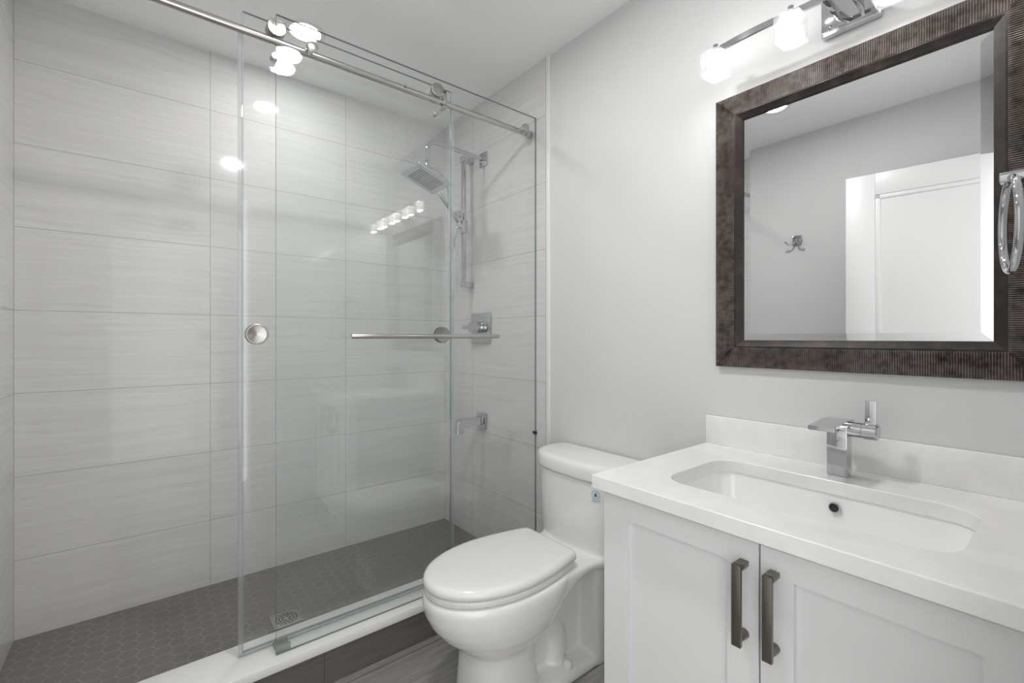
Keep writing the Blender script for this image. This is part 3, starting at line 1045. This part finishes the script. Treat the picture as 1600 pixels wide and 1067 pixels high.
# ================================================================== VANITY LIGHT
t = thing('vanity_light', 'chrome vanity light with four glass cube shades above the mirror', 'wall light', (WX, 0.371, H + 0.85))
MB().box(WX - 0.024, WX - 0.0005, 0.308, 0.435, H + 0.797, H + 0.912, 0.0025).build('wall_plate', M['chrome'], t)
lbz = H + 0.838
lx = 1.303
mb = MB()
# long flat bar, gently waved
N = 60
rings = []
for i in range(N + 1):
    y = 0.020 + (0.705 - 0.020) * i / N
    dx = 0.006 * cos(2 * pi * (y - 0.371) / 0.40)
    x = lx + dx
    rings.append([(x - 0.0035, y, lbz - 0.0085), (x + 0.0035, y, lbz - 0.0085), (x + 0.0035, y, lbz + 0.0085), (x - 0.0035, y, lbz + 0.0085)])
mb.loft(rings)
mb.build('bar', M['chrome'], t, angle=30)
for y in (0.395, 0.347):
    MB().box(lx - 0.004, WX - 0.020, y - 0.005, y + 0.005, lbz - 0.012, lbz + 0.010, 0.0015).build('arm', M['chrome'], t)
for y in (0.671, 0.471, 0.271, 0.071):
    s = MB()
    s.box(lx - 0.037, lx + 0.037, y - 0.0285, y + 0.0285, H + 0.763, H + 0.829, 0.003)
    sh = s.build('glass_shade', M['cube'], t)
    MB().lathe((lx, y, H + 0.772), (0, 0, 1), [(0.0, 0.0215), (0.048, 0.0225), (0.0495, 0.0215)], 32, caps=False).build('frosted_lamp', M['bulb'], sh)
    MB().lathe((lx, y, H + 0.7715), (0, 0, -1), [(0, 0.0155), (0.001, 0.0145)], 32).build('lamp_opening', M['bulb_end'], sh)
    MB().lathe((lx, y, H + 0.8215), (0, 0, 1), [(0.0, 0.0150), (0.0005, 0.0150), (0.0005, 0.0212), (0.0, 0.0212)], 32, caps=False).build('added_uplight_ring', M['bulb_end'], sh)  # glowing ring added on top of the lamp to brighten the ceiling
    MB().lathe((lx, y, H + 0.822), (0, 0, 1), [(0, 0.014), (0.008, 0.014), (0.009, 0.005), (0.026, 0.005), (0.027, 0.0075), (0.034, 0.0075), (0.036, 0.005)], 24).build('finial', M['chrome'], sh)

# ================================================================== TOWEL RING AND ROBE HOOK
rc = Vector((1.12, 0.074, H + 0.187))
t = thing('towel_ring', 'chrome towel ring on the near wall in front of the mirror frame', 'towel ring', (1.12, 0.0, H + 0.26))
pl = radians(11.0)
ux = Vector((cos(pl), sin(pl), 0))
rings = []
RR, rt = 0.0765, 0.0055
n1, n2 = 72, 16
for i in range(n1 + 1):
    a = 2 * pi * i / n1
    c = rc + ux * (RR * cos(a)) + Vector((0, 0, RR * sin(a)))
    e = ux * cos(a) + Vector((0, 0, sin(a)))
    f = Vector((-sin(pl), cos(pl), 0))
    rings.append([c + (e * cos(2 * pi * k / n2) + f * sin(2 * pi * k / n2)) * rt for k in range(n2)])
MB().loft(rings, True, False, False).build('ring', M['chrome'], t)
MB().box(rc.x - 0.012, rc.x + 0.012, 0.004, rc.y + 0.012, rc.z + RR - 0.006, rc.z + RR + 0.010, 0.002).build('holder_arm', M['chrome'], t)
MB().box(rc.x - 0.024, rc.x + 0.024, -0.004, 0.005, rc.z + RR - 0.022, rc.z + RR + 0.026, 0.002).build('wall_plate', M['chrome'], t)

hx = XL - 0.006
hyc, hzc = 1.128, H + 0.615
t = thing('robe_hook', 'chrome double robe hook with square plate, seen in the mirror', 'hook', (hx, hyc, hzc))
MB().box(hx, hx + 0.008, hyc - 0.026, hyc + 0.026, hzc - 0.030, hzc + 0.030, 0.002).build('wall_plate', M['chrome'], t)
MB().cyl((hx + 0.006, hyc, hzc), (hx + 0.030, hyc, hzc), 0.009, bev=0.002).build('stem', M['chrome'], t)
for s in (-1, 1):
    MB().tube([(hx + 0.026, hyc, hzc), (hx + 0.034, hyc + s * 0.018, hzc - 0.026), (hx + 0.048, hyc + s * 0.036, hzc - 0.026), (hx + 0.060, hyc + s * 0.046, hzc - 0.014)], 0.005, 12).lathe((hx + 0.060, hyc + s * 0.046, hzc - 0.014), (0.3, 0.3 * s, 0.8), [(-0.006, 0.001), (-0.004, 0.006), (0.0, 0.0075), (0.004, 0.006), (0.006, 0.001)], 16).build('prong', M['chrome'], t)
